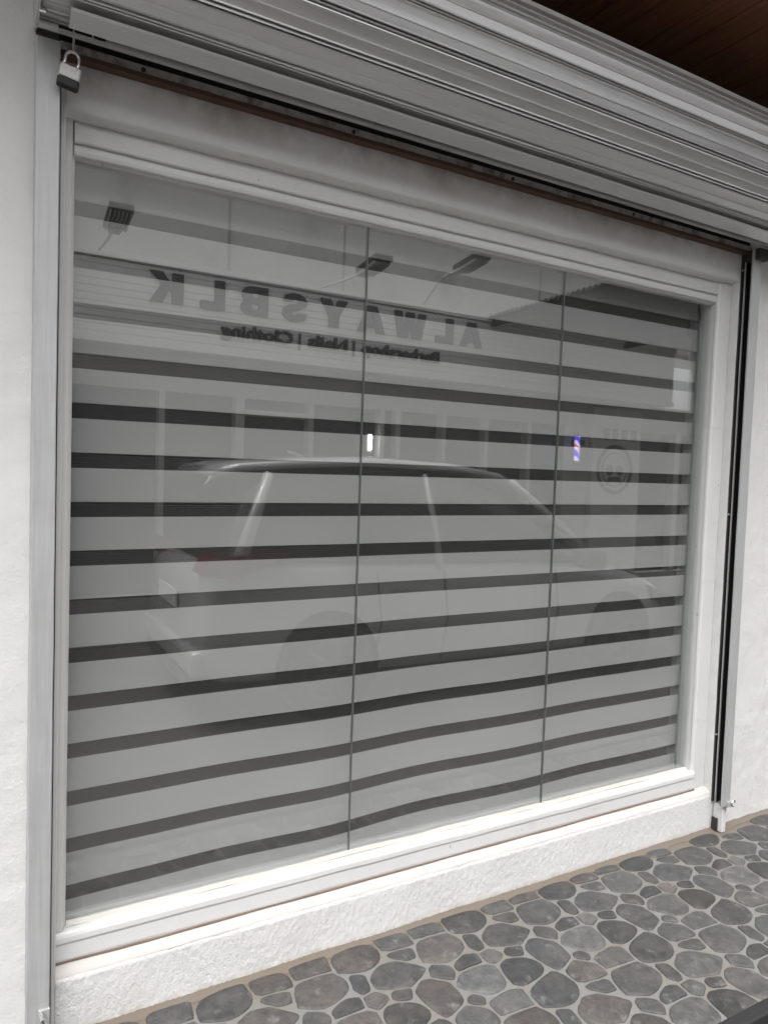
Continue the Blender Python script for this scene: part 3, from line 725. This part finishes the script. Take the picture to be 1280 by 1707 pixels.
def block_letter(ch, cx, wd):
    c = bpy.data.curves.new('t', 'CURVE'); c.dimensions = '2D'; c.fill_mode = 'BOTH'; c.extrude = .012
    for pts in GLYPH[ch]:
        sp = c.splines.new('POLY'); sp.points.add(len(pts) - 1); sp.use_cyclic_u = True
        for p, (a, b) in zip(sp.points, pts): p.co = (-(a - .5) * wd, b * .275, 0, 1)
    ob = bpy.data.objects.new('t', c); col.objects.link(ob); bpy.context.view_layer.update()
    me = bpy.data.meshes.new_from_object(ob.evaluated_get(bpy.context.evaluated_depsgraph_get()))
    bpy.data.objects.remove(ob); bpy.data.curves.remove(c)
    for v in me.vertices: v.co = (cx + v.co.x, FY + .013 + v.co.z, 2.968 + v.co.y)
    me.materials.clear(); me.materials.append(M['letter']); o = bpy.data.objects.new('letter', me); col.objects.link(o); keep(o, sg)
for ch, cx, wd in (('A', 4.794, .30), ('L', 4.43, .23), ('W', 3.985, .40), ('A', 3.516, .32), ('Y', 3.085, .31), ('S', 2.662, .27), ('B', 2.25, .27), ('L', 1.845, .23), ('K', 1.425, .30)):
    block_letter(ch, cx, wd)
for nm, tx, xa, xb, z0, h_ in (('word', 'Barbershop', 3.414, 4.37, 2.700, .165), ('divider', '|', 3.31, 3.332, 2.70, .16), ('word', 'Nails', 2.81, 3.245, 2.737, .128), ('divider', '|', 2.71, 2.732, 2.70, .16), ('word', 'Clothing', 1.93, 2.647, 2.700, .165)):
    letter(nm, tx, (xa + xb) / 2, z0, h_, xb - xa, FY + .012, M['letter'], sg, .036 if nm == 'word' else 0)

# floodlights reaching out over the sign
def floodlight(i, bx, hx, hz, label):
    f = empty('floodlight', (bx, -4.70, 3.345)); tag(f, label, 'floodlight', 'floodlights over the sign')
    part(MB().tube([(bx, -4.72, 3.34), (hx + (bx - hx) * .3, -4.2, hz - .01), (hx, -3.86, hz - .02)], .012, 8), 'arm', M['fascia'], f)
    hd = MB().box(-.085, .085, -.20, .20, -.022, .022, .004); h = hd.build('lamp_head', M['letter'], f); h.location = Vector((hx, -3.62, hz)) - f.location; h.rotation_euler = (R(4), 0, R(2))
    fb = MB()
    for k in range(6): fb.box(-.075 + k * .028, -.067 + k * .028, -.17, .17, -.050, -.0225)
    g = fb.build('cooling_fins', M['grey_render'], h)
    jb = MB().box(-.045, .045, -.27, -.203, -.03, .03, .004).build('driver_box', M['grey_render'], h)
floodlight(0, .85, .845, 3.30, 'dark floodlight on a thin arm beyond the K end of the sign')
floodlight(1, 2.93, 2.96, 3.32, 'dark floodlight on a thin arm above the middle letters of the sign')
floodlight(2, 4.15, 4.00, 3.52, 'dark floodlight on a thin arm near the first letter of the sign, by the canopy')

# barber pole, lit
bp = empty('barber_pole', (6.45, -4.70, 1.9)); tag(bp, 'lit blue, white and red striped barber pole on a wall bracket', 'barber pole')
part(MB().tube([(6.45, -4.66, 1.755), (6.45, -4.66, 2.06)], .032, 20), 'striped_cylinder', M['pole'], bp, True)
part(MB().tube([(6.45, -4.66, 2.06), (6.45, -4.66, 2.09), (6.45, -4.66, 2.12)], [.039, .037, .015], 20), 'cap', M['letter'], bp, True)
part(MB().tube([(6.45, -4.66, 1.69), (6.45, -4.66, 1.72), (6.45, -4.66, 1.755)], [.015, .037, .039], 20), 'base_cap', M['steel'], bp, True)
part(MB().box(6.48, 6.58, -4.80, -4.66, 1.95, 2.02, .004), 'bracket', M['letter'], bp)
# lit tube
lt = empty('wall_lamp', (3.60, -4.78, 1.83)); tag(lt, 'small lit white tube lamp upright on a shop window post', 'lamp')
part(MB().tube([(3.60, -4.78, 1.76), (3.60, -4.78, 1.912)], .0150, 12), 'tube', M['lamp'], lt, True)
part(MB().box(3.575, 3.625, -4.84, -4.80, 1.74, 1.93, .004), 'lamp_holder', M['white'], lt)

# corrugated canopy to the right of the sign
cn = empty('corrugated_canopy', (7.5, -3.5, 3.3)); tag(cn, 'dark corrugated metal canopy over the right end of the lane front', 'canopy')
def corr(u, v):
    y = -4.69 + 3.2 * u; x = 5.0 + 5.5 * v
    return (x, y, 3.335 + .018 * math.sin(y * 2 * math.pi / .076) + .03 * v)
part(MB().grid(corr, 340, 6), 'roof_sheet', M['corrug'], cn, True)
for x in (5.06, 7.2, 9.6): part(MB().box(x, x + .06, -4.69, -1.55, 3.24, 3.312), 'rafter', M['dark_metal'], cn)
for y in (-1.62, -3.2): part(MB().box(5.121, 9.6, y - .03, y + .03, 3.25, 3.30), 'purlin', M['dark_metal'], cn)
for x in (8.6,): part(MB().tube([(x, -1.62, -.1), (x, -1.62, 3.25)], .04, 12), 'post', M['white'], cn)

# ================================================================ PARKED CAR
car = empty('parked_car', (3.25, -3.05, -.105)); tag(car, 'silver white hatchback parked in the lane opposite the window, seen only as a reflection', 'car')
GZ = -.105
def loft(stations, mirror_y=-3.05, n=None):
    """stations: (x, [(halfwidth, z), ...]) from sill over the top to the centre line"""
    mb = MB(); rings = []
    for x, pr in stations:
        left = [(x, mirror_y + w_, GZ + z) for w_, z in pr]; rgt = [(x, mirror_y - w_, GZ + z) for w_, z in reversed(pr) if w_ > 1e-6]
        rings.append([mb.bm.verts.new(p) for p in left + rgt])
    for a, b in zip(rings, rings[1:]):
        for k in range(len(a)):
            mb.bm.faces.new((a[k], a[(k + 1) % len(a)], b[(k + 1) % len(a)], b[k]))
    mb.bm.faces.new(rings[0][::-1]); mb.bm.faces.new(rings[-1]); return mb
def body_section(x, hw, z0, zb, zt):
    return (x, [(hw * .90, z0), (hw * .97, z0 + .08), (hw, z0 + .28), (hw * .995, (z0 + zb) / 2 + .10), (hw * .965, zb - .03), (hw * .90, zb + .015), (hw * .55, zt - .01), (0, zt)])
st = [body_section(1.14, .70, .38, .80, .82), body_section(1.18, .78, .26, .93, .95), body_section(1.30, .83, .20, .98, 1.0), body_section(1.75, .86, .20, .985, 1.0), body_section(2.6, .87, .20, .96, .97),
      body_section(3.6, .87, .20, .94, .96), body_section(4.35, .86, .20, .91, .98), body_section(4.9, .84, .20, .82, .88), body_section(5.25, .78, .22, .70, .75), body_section(5.38, .66, .28, .58, .62)]
o = part(loft(st), 'body', M['carpaint'], car, True); md = o.modifiers.new('s', 'SUBSURF'); md.levels = 2; md.render_levels = 2
def cab(x, wb, wt, zb, zt): return (x, [(wb, zb), (wb * .985, zb + (zt - zb) * .35), (wt * 1.03, zt - .10), (wt * .94, zt - .02), (wt * .6, zt), (0, zt + .012)])
cs = [cab(1.27, .74, .70, .93, .97), cab(1.40, .78, .62, .93, 1.34), cab(1.52, .79, .60, .93, 1.545), cab(1.75, .80, .60, .93, 1.60), cab(2.4, .81, .62, .93, 1.645), cab(3.1, .81, .62, .93, 1.63), cab(3.65, .80, .60, .93, 1.545), cab(4.1, .79, .62, .92, 1.27), cab(4.5, .76, .72, .90, .95)]
o = part(loft(cs), 'cabin', M['dark_glass'], car, True); md = o.modifiers.new('s', 'SUBSURF'); md.levels = 2; md.render_levels = 2
# roof skin and pillars
rs = []
for x, w_, z in ((1.30, .54, 1.565), (1.45, .58, 1.60), (1.80, .615, 1.632), (2.4, .63, 1.668), (3.1, .625, 1.652), (3.55, .59, 1.60), (3.72, .55, 1.545)):
    rs.append((x, [(w_, z - .02), (w_ * 1.005, z + .005), (w_ * .93, z + .035), (w_ * .6, z + .055), (0, z + .065)]))
part(loft(rs), 'roof', M['carpaint'], car, True)
def pillar(a, b, r0, r1):
    for s in (1, -1):
        p = [Vector((x, -3.05 + s * y, GZ + z)) for x, y, z in (a, b)]
        part(MB().tube([p[0], p[0].lerp(p[1], .5) + Vector((0, s * .02, .01)), p[1]], [r0, (r0 + r1) / 2, r1], 8), 'pillar', M['carpaint'], car, True)
pillar((1.36, .775, .95), (1.62, .605, 1.57), .055, .035)
pillar((4.42, .765, .93), (3.62, .60, 1.575), .035, .03)
pillar((2.85, .81, .93), (2.80, .63, 1.60), .028, .022)
part(MB().tube([(2.0, -3.05, GZ + 1.655), (2.13, -3.05, GZ + 1.70), (1.98, -3.05, GZ + 1.745)], [.035, .02, .008], 8), 'fin_aerial', M['carpaint'], car, True)
for s in (1, -1):
    part(loft([(1.155, [(.28, .82), (.28, .88), (.2, .93), (0, .93)])] * 1 + [(1.16, [(.3, .8), (.3, .9), (.2, .94), (0, .94)])]), 'x', M['redlamp'], car) if False else None
    y0 = -3.05 + s * .60
    lamp = MB().prism([(1.135, GZ + .95), (1.20, GZ + 1.06), (1.70, GZ + 1.08), (1.50, GZ + .98), (1.30, GZ + .92)], -3.05 + s * .58, -3.05 + s * .868, 'y')
    part(lamp, 'tail_lamp', M['redlamp'], car)
    part(MB().prism([(5.0, GZ + .72), (5.30, GZ + .62), (5.33, GZ + .55), (5.05, GZ + .60)], -3.05 + s * .62, -3.05 + s * .835, 'y'), 'headlight', M['alloy'], car)
    part(MB().box(4.02, 4.20, -3.05 + s * 1.02 - .10, -3.05 + s * 1.02 + .10 * (1 if s < 0 else .9), GZ + .92, GZ + 1.06, .03), 'wing_mirror', M['letter'], car)
    for xw in (1.98, 4.62):
        wy = -3.05 + s * .80
        t = part(MB().tube([(xw, wy - .10, GZ + .315), (xw, wy - .085, GZ + .315), (xw, wy + .085, GZ + .315), (xw, wy + .10, GZ + .315)], [.29, .315, .315, .29], 32), 'wheel', M['tyre'], car, True)
        rim = MB()
        for k in range(5):
            a = k * 2 * math.pi / 5; d = Vector((math.cos(a), 0, math.sin(a))); c_ = Vector((xw, wy + s * .098, GZ + .315))
            rim.tube([c_ + d * .03, c_ + d * .20], [.03, .022], 6)
        rim.ring((xw, GZ + .315), .185, .21, wy + s * .085, wy + s * .103, 32)
        r_ = rim.build('rim', M['alloy']); r_.parent = t
        part(MB().ring((xw, GZ + .335), .0, .36, wy + s * .02, wy + s * .068, 32), 'wheel_arch', M['tyre'], car)
for s in (1, -1):
    for xd in (2.32, 2.86, 3.90):
        part(MB().tube([(xd, -3.05 + s * .845, GZ + .93), (xd + .03, -3.05 + s * .872, GZ + .6), (xd - .02, -3.05 + s * .868, GZ + .3)], .005, 5), 'door_seam', M['letter'], car)
    for xd in (2.45, 3.0): part(MB().box(xd, xd + .17, -3.05 + s * .872 - .012, -3.05 + s * .872 + .012, GZ + .80, GZ + .825, .006), 'door_handle', M['carpaint'], car)
part(MB().box(1.118, 1.128, -3.05 - .26, -3.05 + .26, GZ + .66, GZ + .78, .003), 'number_plate', M['plate'], car)
part(MB().box(1.10, 1.24, -3.05 - .74, -3.05 + .74, GZ + .30, GZ + .46, .03), 'rear_bumper', M['carpaint'], car)
part(MB().box(1.108, 1.22, -3.05 - .60, -3.05 + .60, GZ + .20, GZ + .295, .02), 'bumper_skirt', M['letter'], car)
